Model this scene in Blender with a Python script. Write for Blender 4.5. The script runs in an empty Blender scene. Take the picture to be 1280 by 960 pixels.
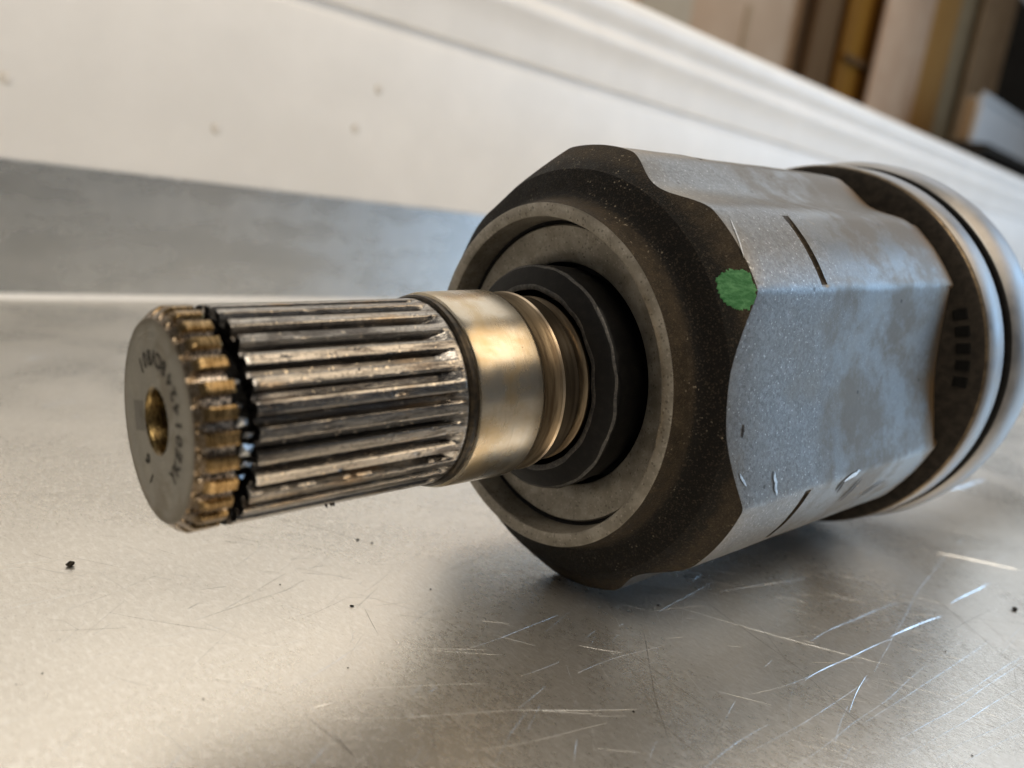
import bpy, bmesh, math, random
import numpy as np
from mathutils import Matrix, Vector, noise
random.seed(7)
S = bpy.context.scene
COL = S.collection
MM = 0.001

# ------------------------------------------------------------------ camera
CAM_R = Matrix(((0.69198472, 0.06029174, -0.71939006),
                (-0.70770156, 0.25340299, -0.65950392),
                (0.14253295, 0.9654801, 0.21801955)))
CAM_P = Vector((-114.887, -90.2315, 67.51)) * MM
FPX = 1050.0                                   # focal length in pixels of the 1280-wide photograph
cam = bpy.data.cameras.new('camera')
cam.sensor_width = 36.0
cam.lens = 36.0 * FPX / 1280.0
cam.clip_start = 0.005
cam.clip_end = 60.0
cam.dof.use_dof = True
cam.dof.focus_distance = 0.131
cam.dof.aperture_fstop = 15.0
camo = bpy.data.objects.new('camera', cam)
COL.objects.link(camo)
camo.matrix_world = Matrix.Translation(CAM_P) @ CAM_R.to_4x4()
S.camera = camo

# ------------------------------------------------------------------ light
W = bpy.data.worlds.new('World')
S.world = W
W.use_nodes = True
wbg = W.node_tree.nodes['Background']
wbg.inputs[0].default_value = (0.86, 0.86, 0.86, 1)
wbg.inputs[1].default_value = 0.11


def area(name, loc, target, size, energy, color, size_y=None):
    l = bpy.data.lights.new(name, 'AREA')
    l.energy = energy
    l.color = color
    l.size = size
    if size_y:
        l.shape = 'RECTANGLE'
        l.size_y = size_y
    o = bpy.data.objects.new(name, l)
    COL.objects.link(o)
    o.location = loc
    o.rotation_euler = (Vector(target) - Vector(loc)).to_track_quat('-Z', 'Y').to_euler()
    return o


area('daylight_doorway', (2.35, -1.0, 0.76), (0, 0.05, 0.05), 1.5, 18.5, (0.45, 0.70, 1.0), 1.25)
area('warm_workshop_lamp', (0.9, -0.95, 1.6), (0, 0.1, 0.03), 1.3, 13, (1.0, 0.79, 0.55), 1.2)
area('ceiling_lamp', (-0.55, -0.75, 1.5), (0.1, 0.28, 0.1), 1.0, 15, (1.0, 0.87, 0.70), 0.8)
area('rear_lamp', (0.48, 0.78, 1.22), (0.0, 0.0, 0.03), 1.6, 7.2, (1.0, 0.90, 0.76), 1.3)
area('added_soft_lamp', (1.9, 0.32, 1.35), (0.05, 0.0, 0.03), 0.9, 3.5, (0.86, 0.93, 1.0), 1.0)  # added lamp, brightens the right of the sheet; no window known there
S.view_settings.view_transform = 'Standard'
S.view_settings.look = 'None'
S.view_settings.exposure = 0.27
S.view_settings.gamma = 1.0
S.view_settings.use_curve_mapping = False
S.render.engine = 'CYCLES'
S.render.resolution_x = 1024
S.render.resolution_y = 768


def ray(px, py):
    return CAM_R @ Vector(((px - 640) / FPX, (480 - py) / FPX, -1.0))


def on_bench(px, py, z=0.0):
    d = ray(px, py)
    return CAM_P + d * ((z - CAM_P.z) / d.z)


def on_wall(px, py, Y):
    d = ray(px, py)
    return CAM_P + d * ((Y - CAM_P.y) / d.y)


# ------------------------------------------------------------------ node helpers
class NT:
    def __init__(self, name):
        self.m = bpy.data.materials.new(name)
        self.m.use_nodes = True
        self.t = self.m.node_tree
        self.b = self.t.nodes['Principled BSDF']
        tc = self.t.nodes.new('ShaderNodeTexCoord')
        mp = self.t.nodes.new('ShaderNodeMapping')
        mp.inputs['Scale'].default_value = (1000, 1000, 1000)
        self.t.links.new(tc.outputs['Object'], mp.inputs['Vector'])
        self.mm = mp.outputs[0]                # object coordinates in millimetres

    def link(self, a, b):
        self.t.links.new(a, b)

    def val(self, sock, v):
        if isinstance(v, (int, float)):
            sock.default_value = v
        elif isinstance(v, tuple):
            sock.default_value = v if len(v) == len(sock.default_value) else (*v, 1)
        else:
            self.link(v, sock)

    def noise(self, scale, detail=4, rough=0.55, stretch=None, dist=0.0, off=None):
        v = self.mm
        if stretch or off:
            mp = self.t.nodes.new('ShaderNodeMapping')
            mp.inputs['Scale'].default_value = stretch or (1, 1, 1)
            mp.inputs['Location'].default_value = off or (0, 0, 0)
            self.link(v, mp.inputs['Vector'])
            v = mp.outputs[0]
        n = self.t.nodes.new('ShaderNodeTexNoise')
        n.inputs['Scale'].default_value = scale
        n.inputs['Detail'].default_value = detail
        n.inputs['Roughness'].default_value = rough
        n.inputs['Distortion'].default_value = dist
        self.link(v, n.inputs['Vector'])
        return n.outputs['Fac']

    def voro(self, scale, feature='F1'):
        n = self.t.nodes.new('ShaderNodeTexVoronoi')
        n.feature = feature
        n.inputs['Scale'].default_value = scale
        self.link(self.mm, n.inputs['Vector'])
        return n.outputs['Distance']

    def cells(self, scale):
        n = self.t.nodes.new('ShaderNodeTexVoronoi')
        n.inputs['Scale'].default_value = scale
        self.link(self.mm, n.inputs['Vector'])
        q = self.t.nodes.new('ShaderNodeSeparateColor')
        self.link(n.outputs['Color'], q.inputs[0])
        return q.outputs[0], q.outputs[1]

    def ramp(self, fac, a, b, lo=0.0, hi=1.0):
        n = self.t.nodes.new('ShaderNodeMapRange')
        n.interpolation_type = 'SMOOTHSTEP'
        n.inputs[1].default_value = a
        n.inputs[2].default_value = b
        n.inputs[3].default_value = lo
        n.inputs[4].default_value = hi
        self.link(fac, n.inputs[0])
        return n.outputs[0]

    def math(self, op, a, b=0.0, c=0.0):
        n = self.t.nodes.new('ShaderNodeMath')
        n.operation = op
        self.val(n.inputs[0], a)
        self.val(n.inputs[1], b)
        self.val(n.inputs[2], c)
        return n.outputs[0]

    def mix(self, fac, a, b, mode='MIX'):
        n = self.t.nodes.new('ShaderNodeMix')
        n.data_type = 'RGBA'
        n.blend_type = mode
        self.val(n.inputs[0], fac)
        self.val(n.inputs[6], a)
        self.val(n.inputs[7], b)
        return n.outputs[2]

    def sep(self):
        n = self.t.nodes.new('ShaderNodeSeparateXYZ')
        self.link(self.mm, n.inputs[0])
        return n.outputs

    def bump(self, h, strength=0.3, dist=0.0001, prev=None):
        n = self.t.nodes.new('ShaderNodeBump')
        n.inputs['Strength'].default_value = strength
        n.inputs['Distance'].default_value = dist
        self.link(h, n.inputs['Height'])
        if prev is not None:
            self.link(prev, n.inputs['Normal'])
        return n.outputs[0]

    def out(self, color=None, metallic=None, rough=None, normal=None, spec=None, coat=None):
        if color is not None: self.val(self.b.inputs['Base Color'], color)
        if metallic is not None: self.val(self.b.inputs['Metallic'], metallic)
        if rough is not None: self.val(self.b.inputs['Roughness'], rough)
        if normal is not None: self.link(normal, self.b.inputs['Normal'])
        if spec is not None: self.val(self.b.inputs['Specular IOR Level'], spec)
        if coat is not None: self.val(self.b.inputs['Coat Weight'], coat)
        return self.m


# ------------------------------------------------------------------ materials
def mat_bench():
    n = NT('brushed_aluminium')
    grain = n.noise(0.9, 5, 0.75, stretch=(1.5, 0.6, 1))
    fine = n.noise(2.2, 4, 0.7, stretch=(2.0, 0.5, 1))
    blot = n.noise(0.022, 4, 0.6, dist=0.6)
    speck = n.noise(1.6, 3, 0.8)
    c = n.mix(n.ramp(blot, 0.35, 0.7), (0.73, 0.70, 0.645), (0.84, 0.81, 0.755))
    c = n.mix(n.ramp(grain, 0.42, 0.72), c, (0.95, 0.93, 0.89))
    c = n.mix(n.math('MULTIPLY', n.ramp(fine, 0.45, 0.28), 0.8), c, (0.55, 0.52, 0.48))
    c = n.mix(n.math('MULTIPLY', n.ramp(speck, 0.66, 0.74), 0.5), c, (0.95, 0.93, 0.9))
    # families of hairlines rubbed into the sheet
    hair1 = n.noise(1.0, 2, 0.5, stretch=(0.05, 3.2, 1), dist=0.15)
    rot = n.t.nodes.new('ShaderNodeMapping'); rot.inputs['Rotation'].default_value = (0, 0, 0.9); rot.inputs['Scale'].default_value = (0.035, 2.6, 1)
    n.link(n.mm, rot.inputs['Vector'])
    h2 = n.t.nodes.new('ShaderNodeTexNoise'); h2.inputs['Scale'].default_value = 1.0; h2.inputs['Detail'].default_value = 2
    n.link(rot.outputs[0], h2.inputs['Vector'])
    zone = n.ramp(n.noise(0.018, 2, 0.5, off=(31, 12, 0)), 0.42, 0.6)
    hair = n.math('MULTIPLY', n.ramp(h2.outputs['Fac'], 0.66, 0.73), zone)
    hairb = n.ramp(hair1, 0.70, 0.78)
    c = n.mix(n.math('MULTIPLY', hair, 0.5), c, (0.9, 0.92, 0.95))
    c = n.mix(n.math('MULTIPLY', hairb, 0.28), c, (0.36, 0.34, 0.32))
    r = n.ramp(blot, 0.3, 0.75, 0.25, 0.35)
    r = n.math('ADD', r, n.math('MULTIPLY', n.math('SUBTRACT', grain, 0.5), 0.25))
    h = n.math('ADD', n.math('MULTIPLY', grain, 0.6), n.math('MULTIPLY', fine, 0.5))
    nb = n.bump(h, 0.5, 0.00015)
    return n.out(c, 0.85, r, nb)


def mat_galv():
    n = NT('galvanised_steel')
    a = n.noise(0.04, 4, 0.55, stretch=(0.6, 1, 1.6), dist=0.3)
    b = n.noise(0.4, 4, 0.6)
    v = n.voro(0.12)
    c = n.mix(n.ramp(a, 0.3, 0.7), (0.52, 0.545, 0.56), (0.60, 0.625, 0.64))
    c = n.mix(n.math('MULTIPLY', n.ramp(v, 0.0, 0.7), 0.2), c, (0.42, 0.45, 0.48))
    c = n.mix(n.math('MULTIPLY', n.ramp(b, 0.6, 0.75), 0.4), c, (0.75, 0.77, 0.78))
    return n.out(c, 0.8, n.ramp(a, 0.3, 0.7, 0.24, 0.30), n.bump(b, 0.05, 0.0002))


def mat_white():
    n = NT('white_painted_metal')
    a = n.noise(0.02, 4, 0.6)
    b = n.noise(0.2, 5, 0.65)
    d = n.noise(0.35, 3, 0.6, off=(5, 9, 3))
    c = n.mix(n.ramp(a, 0.35, 0.7), (0.74, 0.735, 0.725), (0.79, 0.785, 0.775))
    c = n.mix(n.math('MULTIPLY', n.ramp(b, 0.62, 0.78), 0.25), c, (0.62, 0.60, 0.56))
    c = n.mix(n.math('MULTIPLY', n.ramp(d, 0.74, 0.8), 0.6), c, (0.45, 0.42, 0.38))
    return n.out(c, 0.0, n.ramp(b, 0.3, 0.7, 0.32, 0.42), n.bump(b, 0.05, 0.0002))


def mat_forged():
    """shot-blasted forging, stained by grease and rust film"""
    n = NT('forged_steel')
    s = n.sep()
    sp = n.noise(3.6, 3, 0.8)
    sp2 = n.noise(6.0, 2, 0.7)
    st = n.noise(0.075, 6, 0.68, dist=0.15, off=(14, 3, 8))
    st2 = n.noise(0.16, 4, 0.6, off=(3, 40, 1))
    c = n.mix(n.ramp(sp, 0.3, 0.72), (0.115, 0.117, 0.118), (0.205, 0.208, 0.208))
    c = n.mix(n.math('MULTIPLY', n.ramp(sp2, 0.64, 0.76), 0.7), c, (0.72, 0.73, 0.74))
    cr, cg = n.cells(2.1)
    edge = n.math('ADD', s[0], n.math('ADD', n.math('MULTIPLY', st2, 26.0), n.math('MULTIPLY', sp, 5.0)))
    gm = n.math('SUBTRACT', 1.0, n.math('MULTIPLY', n.ramp(edge, 106, 116), 0.6))
    c = n.mix(n.math('MULTIPLY', n.math('MULTIPLY', n.ramp(cr, 0.25, 1.0), 0.28), gm), c, (0.34, 0.355, 0.37))
    c = n.mix(n.math('MULTIPLY', n.math('MULTIPLY', n.ramp(cg, 0.72, 0.9), 0.35), gm), c, (0.085, 0.085, 0.085))
    fr_, fg_ = n.cells(4.2)
    c = n.mix(n.math('MULTIPLY', n.math('MULTIPLY', n.ramp(fr_, 0.965, 0.995), 0.4), gm), c, (0.75, 0.75, 0.74))
    # behind the step line the skin is smoother and filmed with brown
    back = n.ramp(edge, 106, 117)
    film = n.math('MULTIPLY', n.math('ADD', n.math('MULTIPLY', back, 0.75), 0.25), n.ramp(st, 0.40, 0.58))
    c = n.mix(n.math('MULTIPLY', back, 0.35), c, (0.20, 0.21, 0.215))
    c = n.mix(n.math('MULTIPLY', film, 0.66), c, (0.115, 0.092, 0.064))
    front = n.ramp(n.noise(0.09, 4, 0.6, off=(60, 2, 9)), 0.52, 0.68)
    c = n.mix(n.math('MULTIPLY', front, 0.3), c, (0.17, 0.15, 0.12))
    c = n.mix(n.math('MULTIPLY', n.ramp(n.noise(0.6, 3, 0.7, off=(8, 8, 1)), 0.70, 0.76), 0.8), c, (0.05, 0.04, 0.03))
    pit = n.ramp(n.voro(0.16), 0.075, 0.035)
    c = n.mix(n.math('MULTIPLY', pit, 0.75), c, (0.04, 0.034, 0.028))
    tan = n.ramp(n.noise(0.22, 3, 0.6, off=(90, 5, 44)), 0.69, 0.76)
    c = n.mix(n.math('MULTIPLY', n.math('MULTIPLY', tan, back), 0.7), c, (0.42, 0.31, 0.18))
    # orange-brown film near the rolled rear edge
    rear = n.ramp(n.math('ADD', s[0], n.math('MULTIPLY', st, 9.0)), 136.5, 143.5)
    c = n.mix(n.math('MULTIPLY', rear, 0.85), c, (0.17, 0.105, 0.045))
    r = n.math('ADD', n.ramp(sp, 0.3, 0.7, 0.29, 0.41), n.math('MULTIPLY', film, 0.12))
    h = n.math('ADD', n.math('MULTIPLY', sp, 0.8), n.math('MULTIPLY', cr, 0.35))
    hb = n.math('MULTIPLY', h, n.math('SUBTRACT', 1.0, n.math('MULTIPLY', back, 0.6)))
    return n.out(c, 0.82, r, n.bump(hb, 0.3, 0.00011))


def mat_front():
    """turned front of the forging: brown oil film with a broad band of black grease, ragged at its borders"""
    n = NT('greased_front_steel')
    s = n.sep()
    rad = n.math('SQRT', n.math('ADD', n.math('MULTIPLY', s[1], s[1]), n.math('MULTIPLY', s[2], s[2])))
    a = n.noise(0.5, 5, 0.7)
    b = n.noise(2.6, 4, 0.8)
    g = n.noise(5.0, 2, 0.7)
    wav = n.math('ADD', rad, n.math('ADD', n.math('MULTIPLY', n.math('SUBTRACT', a, 0.5), 1.6), n.math('MULTIPLY', n.math('SUBTRACT', b, 0.5), 1.5)))
    br = n.mix(n.ramp(a, 0.35, 0.7), (0.017, 0.0125, 0.0075), (0.040, 0.030, 0.019))
    br = n.mix(n.math('MULTIPLY', n.ramp(b, 0.56, 0.70), 0.45), br, (0.14, 0.11, 0.075))
    bk = n.mix(n.ramp(a, 0.4, 0.75), (0.003, 0.0026, 0.0022), (0.008, 0.0065, 0.005))
    bk = n.mix(n.math('MULTIPLY', n.ramp(b, 0.68, 0.78), 0.4), bk, (0.05, 0.038, 0.026))
    m = n.math('MULTIPLY', n.ramp(wav, 29.7, 30.4), n.ramp(wav, 37.2, 35.5))
    c = n.mix(m, br, bk)
    cr, cg = n.cells(4.6)
    c = n.mix(n.math('MULTIPLY', n.ramp(cr, 0.75, 1.0), 0.20), c, (0.15, 0.115, 0.078))
    c = n.mix(n.math('MULTIPLY', n.math('MULTIPLY', n.ramp(cg, 0.975, 0.996), 0.5), n.ramp(n.noise(0.14, 3, 0.6, off=(5, 5, 30)), 0.45, 0.65)), c, (0.42, 0.36, 0.27))
    return n.out(c, 0.15, n.math('ADD', n.ramp(a, 0.3, 0.7, 0.5, 0.66), 0.0), n.bump(n.math('ADD', b, g), 0.6, 0.0002), spec=0.2)


def mat_rubber():
    n = NT('black_rubber')
    a = n.noise(0.7, 4, 0.6)
    b = n.noise(3.0, 3, 0.7)
    c = n.mix(n.ramp(a, 0.4, 0.75), (0.003, 0.003, 0.0033), (0.008, 0.0076, 0.007))
    c = n.mix(n.math('MULTIPLY', n.ramp(b, 0.70, 0.8), 0.35), c, (0.22, 0.20, 0.17))
    return n.out(c, 0.0, 0.5, n.bump(b, 0.3, 0.0001), spec=0.22)


def mat_ringgrey():
    """turned grey lip and recess floor"""
    n = NT('turned_grey_steel')
    a = n.noise(0.3, 5, 0.65)
    b = n.noise(2.4, 3, 0.7)
    c = n.mix(n.ramp(a, 0.35, 0.7), (0.22, 0.20, 0.165), (0.36, 0.335, 0.29))
    c = n.mix(n.math('MULTIPLY', n.ramp(b, 0.63, 0.72), 0.7), c, (0.05, 0.042, 0.033))
    cr, cg = n.cells(3.4)
    c = n.mix(n.math('MULTIPLY', n.ramp(cr, 0.93, 0.98), 0.55), c, (0.06, 0.05, 0.038))
    c = n.mix(n.math('MULTIPLY', n.ramp(cg, 0.90, 1.0), 0.4), c, (0.50, 0.47, 0.41))
    return n.out(c, 0.55, n.ramp(a, 0.3, 0.7, 0.36, 0.50), n.bump(b, 0.35, 0.00012))


def mat_journal():
    """ground bearing seat with golden tint"""
    n = NT('polished_journal_steel')
    ring = n.noise(3.0, 3, 0.6, stretch=(1, 0.03, 0.03))
    sm = n.noise(0.16, 4, 0.6, dist=0.2)
    pit = n.noise(1.1, 3, 0.7, stretch=(0.7, 1, 1))
    c = n.mix(n.ramp(sm, 0.35, 0.7), (0.50, 0.47, 0.41), (0.44, 0.355, 0.23))
    c = n.mix(n.math('MULTIPLY', n.ramp(pit, 0.68, 0.74), 0.75), c, (0.10, 0.075, 0.045))
    c = n.mix(n.math('MULTIPLY', n.ramp(ring, 0.58, 0.72), 0.22), c, (0.28, 0.22, 0.14))
    r = n.math('ADD', n.ramp(sm, 0.3, 0.7, 0.19, 0.28), n.math('MULTIPLY', ring, 0.06))
    return n.out(c, 1.0, r, n.bump(ring, 0.10, 0.00005))


def mat_spline():
    n = NT('worn_spline_steel')
    s = n.sep()
    rad = n.math('SQRT', n.math('ADD', n.math('MULTIPLY', s[1], s[1]), n.math('MULTIPLY', s[2], s[2])))
    streak = n.noise(1.3, 4, 0.65, stretch=(0.05, 1.0, 1.0))
    fine = n.noise(4.0, 3, 0.75, stretch=(0.45, 1, 1))
    blot = n.noise(0.22, 4, 0.6, stretch=(0.35, 1, 1), dist=0.3)
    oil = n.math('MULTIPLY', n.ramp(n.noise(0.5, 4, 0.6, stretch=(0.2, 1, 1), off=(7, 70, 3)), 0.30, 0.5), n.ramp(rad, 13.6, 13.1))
    c = n.mix(n.ramp(streak, 0.34, 0.68), (0.19, 0.185, 0.18), (0.40, 0.385, 0.365))
    c = n.mix(n.math('MULTIPLY', n.ramp(blot, 0.52, 0.70), 0.6), c, (0.36, 0.24, 0.12))
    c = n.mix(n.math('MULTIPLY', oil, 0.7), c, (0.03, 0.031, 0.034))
    smut = n.ramp(n.noise(0.45, 5, 0.7, stretch=(0.22, 1, 1), off=(50, 3, 21)), 0.50, 0.64)
    c = n.mix(n.math('MULTIPLY', smut, 0.75), c, (0.055, 0.05, 0.05))
    c = n.mix(n.math('MULTIPLY', n.ramp(fine, 0.69, 0.75), 0.8), c, (0.80, 0.75, 0.68))
    c = n.mix(n.math('MULTIPLY', n.ramp(fine, 0.37, 0.29), 0.85), c, (0.018, 0.014, 0.012))
    cr, cg = n.cells(3.0)
    c = n.mix(n.math('MULTIPLY', n.ramp(cr, 0.80, 1.0), 0.5), c, (0.05, 0.042, 0.036))
    c = n.mix(n.math('MULTIPLY', n.ramp(cg, 0.96, 0.99), 0.5), c, (0.65, 0.58, 0.48))
    r = n.ramp(streak, 0.3, 0.7, 0.13, 0.27)
    h = n.math('ADD', n.math('ADD', fine, n.math('MULTIPLY', streak, 0.6)), n.math('MULTIPLY', cr, 0.25))
    return n.out(c, 0.96, r, n.bump(h, 0.35, 0.00009))


def mat_tip():
    """varnished, oil-browned stub that has broken away"""
    n = NT('browned_tip_steel')
    s = n.sep()
    streak = n.noise(1.4, 4, 0.7, stretch=(2.6, 0.35, 0.35))
    fine = n.noise(3.4, 4, 0.75)
    c = n.mix(n.ramp(streak, 0.36, 0.66), (0.12, 0.075, 0.028), (0.33, 0.235, 0.12))
    rad = n.math('SQRT', n.math('ADD', n.math('MULTIPLY', s[1], s[1]), n.math('MULTIPLY', s[2], s[2])))
    root = n.ramp(rad, 13.5, 13.05)
    rub = n.mix(n.ramp(fine, 0.45, 0.62), (0.045, 0.042, 0.045), (0.80, 0.74, 0.68))
    c = n.mix(root, c, rub)
    c = n.mix(n.math('MULTIPLY', n.ramp(s[0], 2.2, 0.3), 0.75), c, (0.15, 0.10, 0.045))
    return n.out(c, 0.95, n.ramp(streak, 0.3, 0.7, 0.20, 0.32), n.bump(streak, 0.35, 0.00010))


def mat_face():
    n = NT('dull_end_face_steel')
    a = n.noise(0.35, 5, 0.65, dist=0.5)
    b = n.noise(2.5, 4, 0.7)
    t = n.noise(0.6, 4, 0.6, stretch=(1, 3.0, 0.4))
    c = n.mix(n.ramp(a, 0.3, 0.7), (0.20, 0.19, 0.16), (0.29, 0.275, 0.235))
    c = n.mix(n.math('MULTIPLY', n.ramp(t, 0.58, 0.72), 0.5), c, (0.14, 0.115, 0.075))
    c = n.mix(n.math('MULTIPLY', n.ramp(b, 0.66, 0.76), 0.5), c, (0.12, 0.11, 0.09))
    s = n.sep()
    rad = n.math('SQRT', n.math('ADD', n.math('MULTIPLY', s[1], s[1]), n.math('MULTIPLY', s[2], s[2])))
    rr = n.t.nodes.new('ShaderNodeTexNoise'); rr.noise_dimensions = '1D'; rr.inputs['Scale'].default_value = 3.2; rr.inputs['Detail'].default_value = 3
    n.link(rad, rr.inputs['W'])
    c = n.mix(n.math('MULTIPLY', n.ramp(rr.outputs['Fac'], 0.5, 0.7), 0.35), c, (0.13, 0.12, 0.10))
    smear = n.ramp(n.noise(0.16, 4, 0.6, dist=0.4, off=(2, 17, 5)), 0.5, 0.66)
    c = n.mix(n.math('MULTIPLY', smear, 0.55), c, (0.12, 0.095, 0.058))
    c = n.mix(n.math('MULTIPLY', n.ramp(n.math('ADD', rad, n.math('MULTIPLY', a, 2.0)), 12.2, 13.4), 0.6), c, (0.11, 0.085, 0.05))
    # dull etched square beside the centre hole
    uu = n.math('ADD', n.math('MULTIPLY', s[1], 1.0), -0.6)
    vv = n.math('ADD', n.math('MULTIPLY', s[2], 1.0), 6.3)
    rag = n.math('MULTIPLY', n.math('SUBTRACT', n.noise(1.6, 2, 0.5), 0.5), 0.8)
    box = n.math('MAXIMUM', n.math('ABSOLUTE', uu), n.math('ABSOLUTE', vv))
    c = n.mix(n.math('MULTIPLY', n.ramp(n.math('ADD', box, rag), 2.1, 1.8), 0.62), c, (0.055, 0.05, 0.042))
    return n.out(c, 0.55, n.ramp(a, 0.3, 0.7, 0.42, 0.55), n.bump(n.math('ADD', n.math('ADD', b, t), rr.outputs['Fac']), 0.35, 0.00012))


def mat_brass():
    n = NT('gilded_bore_steel')
    a = n.noise(1.5, 4, 0.6, stretch=(2, 0.6, 0.6))
    c = n.mix(n.ramp(a, 0.35, 0.7), (0.10, 0.068, 0.03), (0.34, 0.25, 0.11))
    return n.out(c, 1.0, 0.3, n.bump(a, 0.4, 0.0002))


def mat_fracture():
    n = NT('fracture_grain')
    a = n.noise(1.2, 5, 0.75)
    b = n.voro(0.9)
    c = n.mix(n.ramp(a, 0.55, 0.75), (0.008, 0.007, 0.0065), (0.11, 0.12, 0.135))
    return n.out(c, 0.6, n.ramp(a, 0.4, 0.7, 0.5, 0.25), n.bump(n.math('ADD', a, b), 0.9, 0.0005))


def mat_shard():
    n = NT('fresh_torn_steel')
    a = n.noise(1.5, 4, 0.6)
    c = n.mix(n.ramp(a, 0.3, 0.7), (0.30, 0.32, 0.34), (0.60, 0.63, 0.66))
    return n.out(c, 1.0, 0.28, n.bump(a, 0.4, 0.0003))


def mat_band():
    n = NT('silver_clamp_band')
    a = n.noise(0.16, 4, 0.6)
    b = n.noise(2.0, 3, 0.6, stretch=(1.5, 0.06, 0.06))
    c = n.mix(n.ramp(a, 0.35, 0.7), (0.23, 0.23, 0.235), (0.31, 0.31, 0.31))
    c = n.mix(n.math('MULTIPLY', n.ramp(b, 0.6, 0.75), 0.3), c, (0.40, 0.36, 0.31))
    return n.out(c, 0.95, n.ramp(a, 0.3, 0.7, 0.38, 0.5), n.bump(b, 0.12, 0.0001))


def simple(name, c1, c2, scale, rough, metal=0.0, stretch=None, bump=0.2):
    n = NT(name)
    a = n.noise(scale, 5, 0.6, stretch=stretch)
    c = n.mix(n.ramp(a, 0.32, 0.7), c1, c2)
    return n.out(c, metal, rough, n.bump(a, bump, 0.0003), spec=0.5 if metal > 0 else 0.12)


M = dict(bench=mat_bench(), galv=mat_galv(), white=mat_white(), forged=mat_forged(), brown=mat_front(), black=mat_front(),
         rubber=mat_rubber(), grey=mat_ringgrey(), journal=mat_journal(), spline=mat_spline(), tip=mat_tip(), face=mat_face(),
         brass=mat_brass(), fracture=mat_fracture(), shard=mat_shard(), band=mat_band())
def mat_sealedge():
    n = NT('worn_rubber_edge')
    a = n.noise(1.1, 4, 0.7)
    cr, cg = n.cells(3.0)
    c = n.mix(n.ramp(a, 0.4, 0.7), (0.02, 0.02, 0.021), (0.06, 0.056, 0.05))
    c = n.mix(n.math('MULTIPLY', n.ramp(cr, 0.70, 0.98), 0.5), c, (0.09, 0.082, 0.07))
    return n.out(c, 0.0, 0.42, n.bump(a, 0.7, 0.0003), spec=0.5)


M['sealedge'] = mat_sealedge()
M['step'] = simple('brown_shoulder_steel', (0.13, 0.095, 0.06), (0.36, 0.29, 0.20), 0.8, 0.34, 0.9, (1.2, 0.1, 0.1))
M['shiny'] = simple('rubbed_shoulder_steel', (0.36, 0.28, 0.19), (0.66, 0.57, 0.45), 0.5, 0.28, 1.0, (1.5, 0.1, 0.1))
M['darkgroove'] = simple('dark_oily_groove', (0.012, 0.010, 0.008), (0.05, 0.037, 0.022), 0.9, 0.35, 0.6)
M['ink'] = simple('dark_etched_marking', (0.020, 0.018, 0.014), (0.05, 0.045, 0.036), 1.5, 0.6)
M['green'] = simple('green_marking_paint', (0.034, 0.14, 0.050), (0.090, 0.25, 0.110), 1.1, 0.45, 0.0, (0.8, 1.2, 0.8), 0.7)
M['lipbrown'] = simple('bronzed_clamp_edge', (0.06, 0.045, 0.03), (0.17, 0.13, 0.085), 0.5, 0.4, 0.8)
M['grit'] = simple('dark_grit', (0.012, 0.010, 0.008), (0.045, 0.038, 0.03), 1.5, 0.8)
M['beige'] = simple('beige_board', (0.44, 0.30, 0.195), (0.50, 0.355, 0.24), 0.006, 0.75)
M['tan'] = simple('tan_board', (0.40, 0.325, 0.235), (0.46, 0.385, 0.285), 0.006, 0.75)
M['darkbrown'] = simple('dark_brown_timber', (0.095, 0.050, 0.020), (0.135, 0.078, 0.036), 0.03, 0.7, 0.0, (1, 1, 0.08))
M['pine'] = simple('varnished_pine', (0.150, 0.062, 0.006), (0.25, 0.115, 0.014), 0.05, 0.55, 0.0, (1, 1, 0.05))
M['palecard'] = simple('pale_board', (0.47, 0.30, 0.19), (0.54, 0.365, 0.24), 0.008, 0.75)
M['ochre'] = simple('ochre_timber', (0.30, 0.15, 0.04), (0.38, 0.20, 0.06), 0.03, 0.6, 0.0, (1, 1, 0.06))
M['olive'] = simple('olive_grey_board', (0.32, 0.255, 0.16), (0.40, 0.32, 0.205), 0.01, 0.75)
M['charcoal'] = simple('charcoal_cloth', (0.03, 0.026, 0.022), (0.05, 0.044, 0.038), 0.02, 0.85)
M['chrome'] = simple('bright_sheet_metal', (0.72, 0.72, 0.72), (0.80, 0.80, 0.80), 0.01, 0.30, 0.4)
M['umber'] = simple('umber_cardboard', (0.32, 0.22, 0.13), (0.40, 0.285, 0.175), 0.01, 0.75)
M['scratchlight'] = simple('turned_up_metal', (0.85, 0.89, 0.94), (0.96, 0.98, 1.0), 0.3, 0.33, 1.0)
M['scratchdark'] = simple('dirt_filled_score', (0.09, 0.08, 0.07), (0.20, 0.19, 0.17), 0.3, 0.6, 0.2)
M['boot'] = simple('dusty_boot_plastic', (0.014, 0.012, 0.010), (0.030, 0.025, 0.020), 0.6, 0.6)
M['slot'] = simple('recess_shade_black', (0.002, 0.002, 0.002), (0.004, 0.004, 0.004), 0.8, 0.8)  # blacker than the boot face, paints the shade inside its recesses
M['concrete'] = simple('workshop_concrete', (0.20, 0.19, 0.175), (0.28, 0.27, 0.25), 0.004, 0.8)


# ------------------------------------------------------------------ object helpers
def link(name, me, parent=None, mats=(), matrix=None):
    o = bpy.data.objects.new(name, me)
    COL.objects.link(o)
    for m in mats:
        me.materials.append(M[m])
    if parent is not None:
        o.parent = parent
    if matrix is not None:
        o.matrix_local = matrix
    return o


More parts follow.
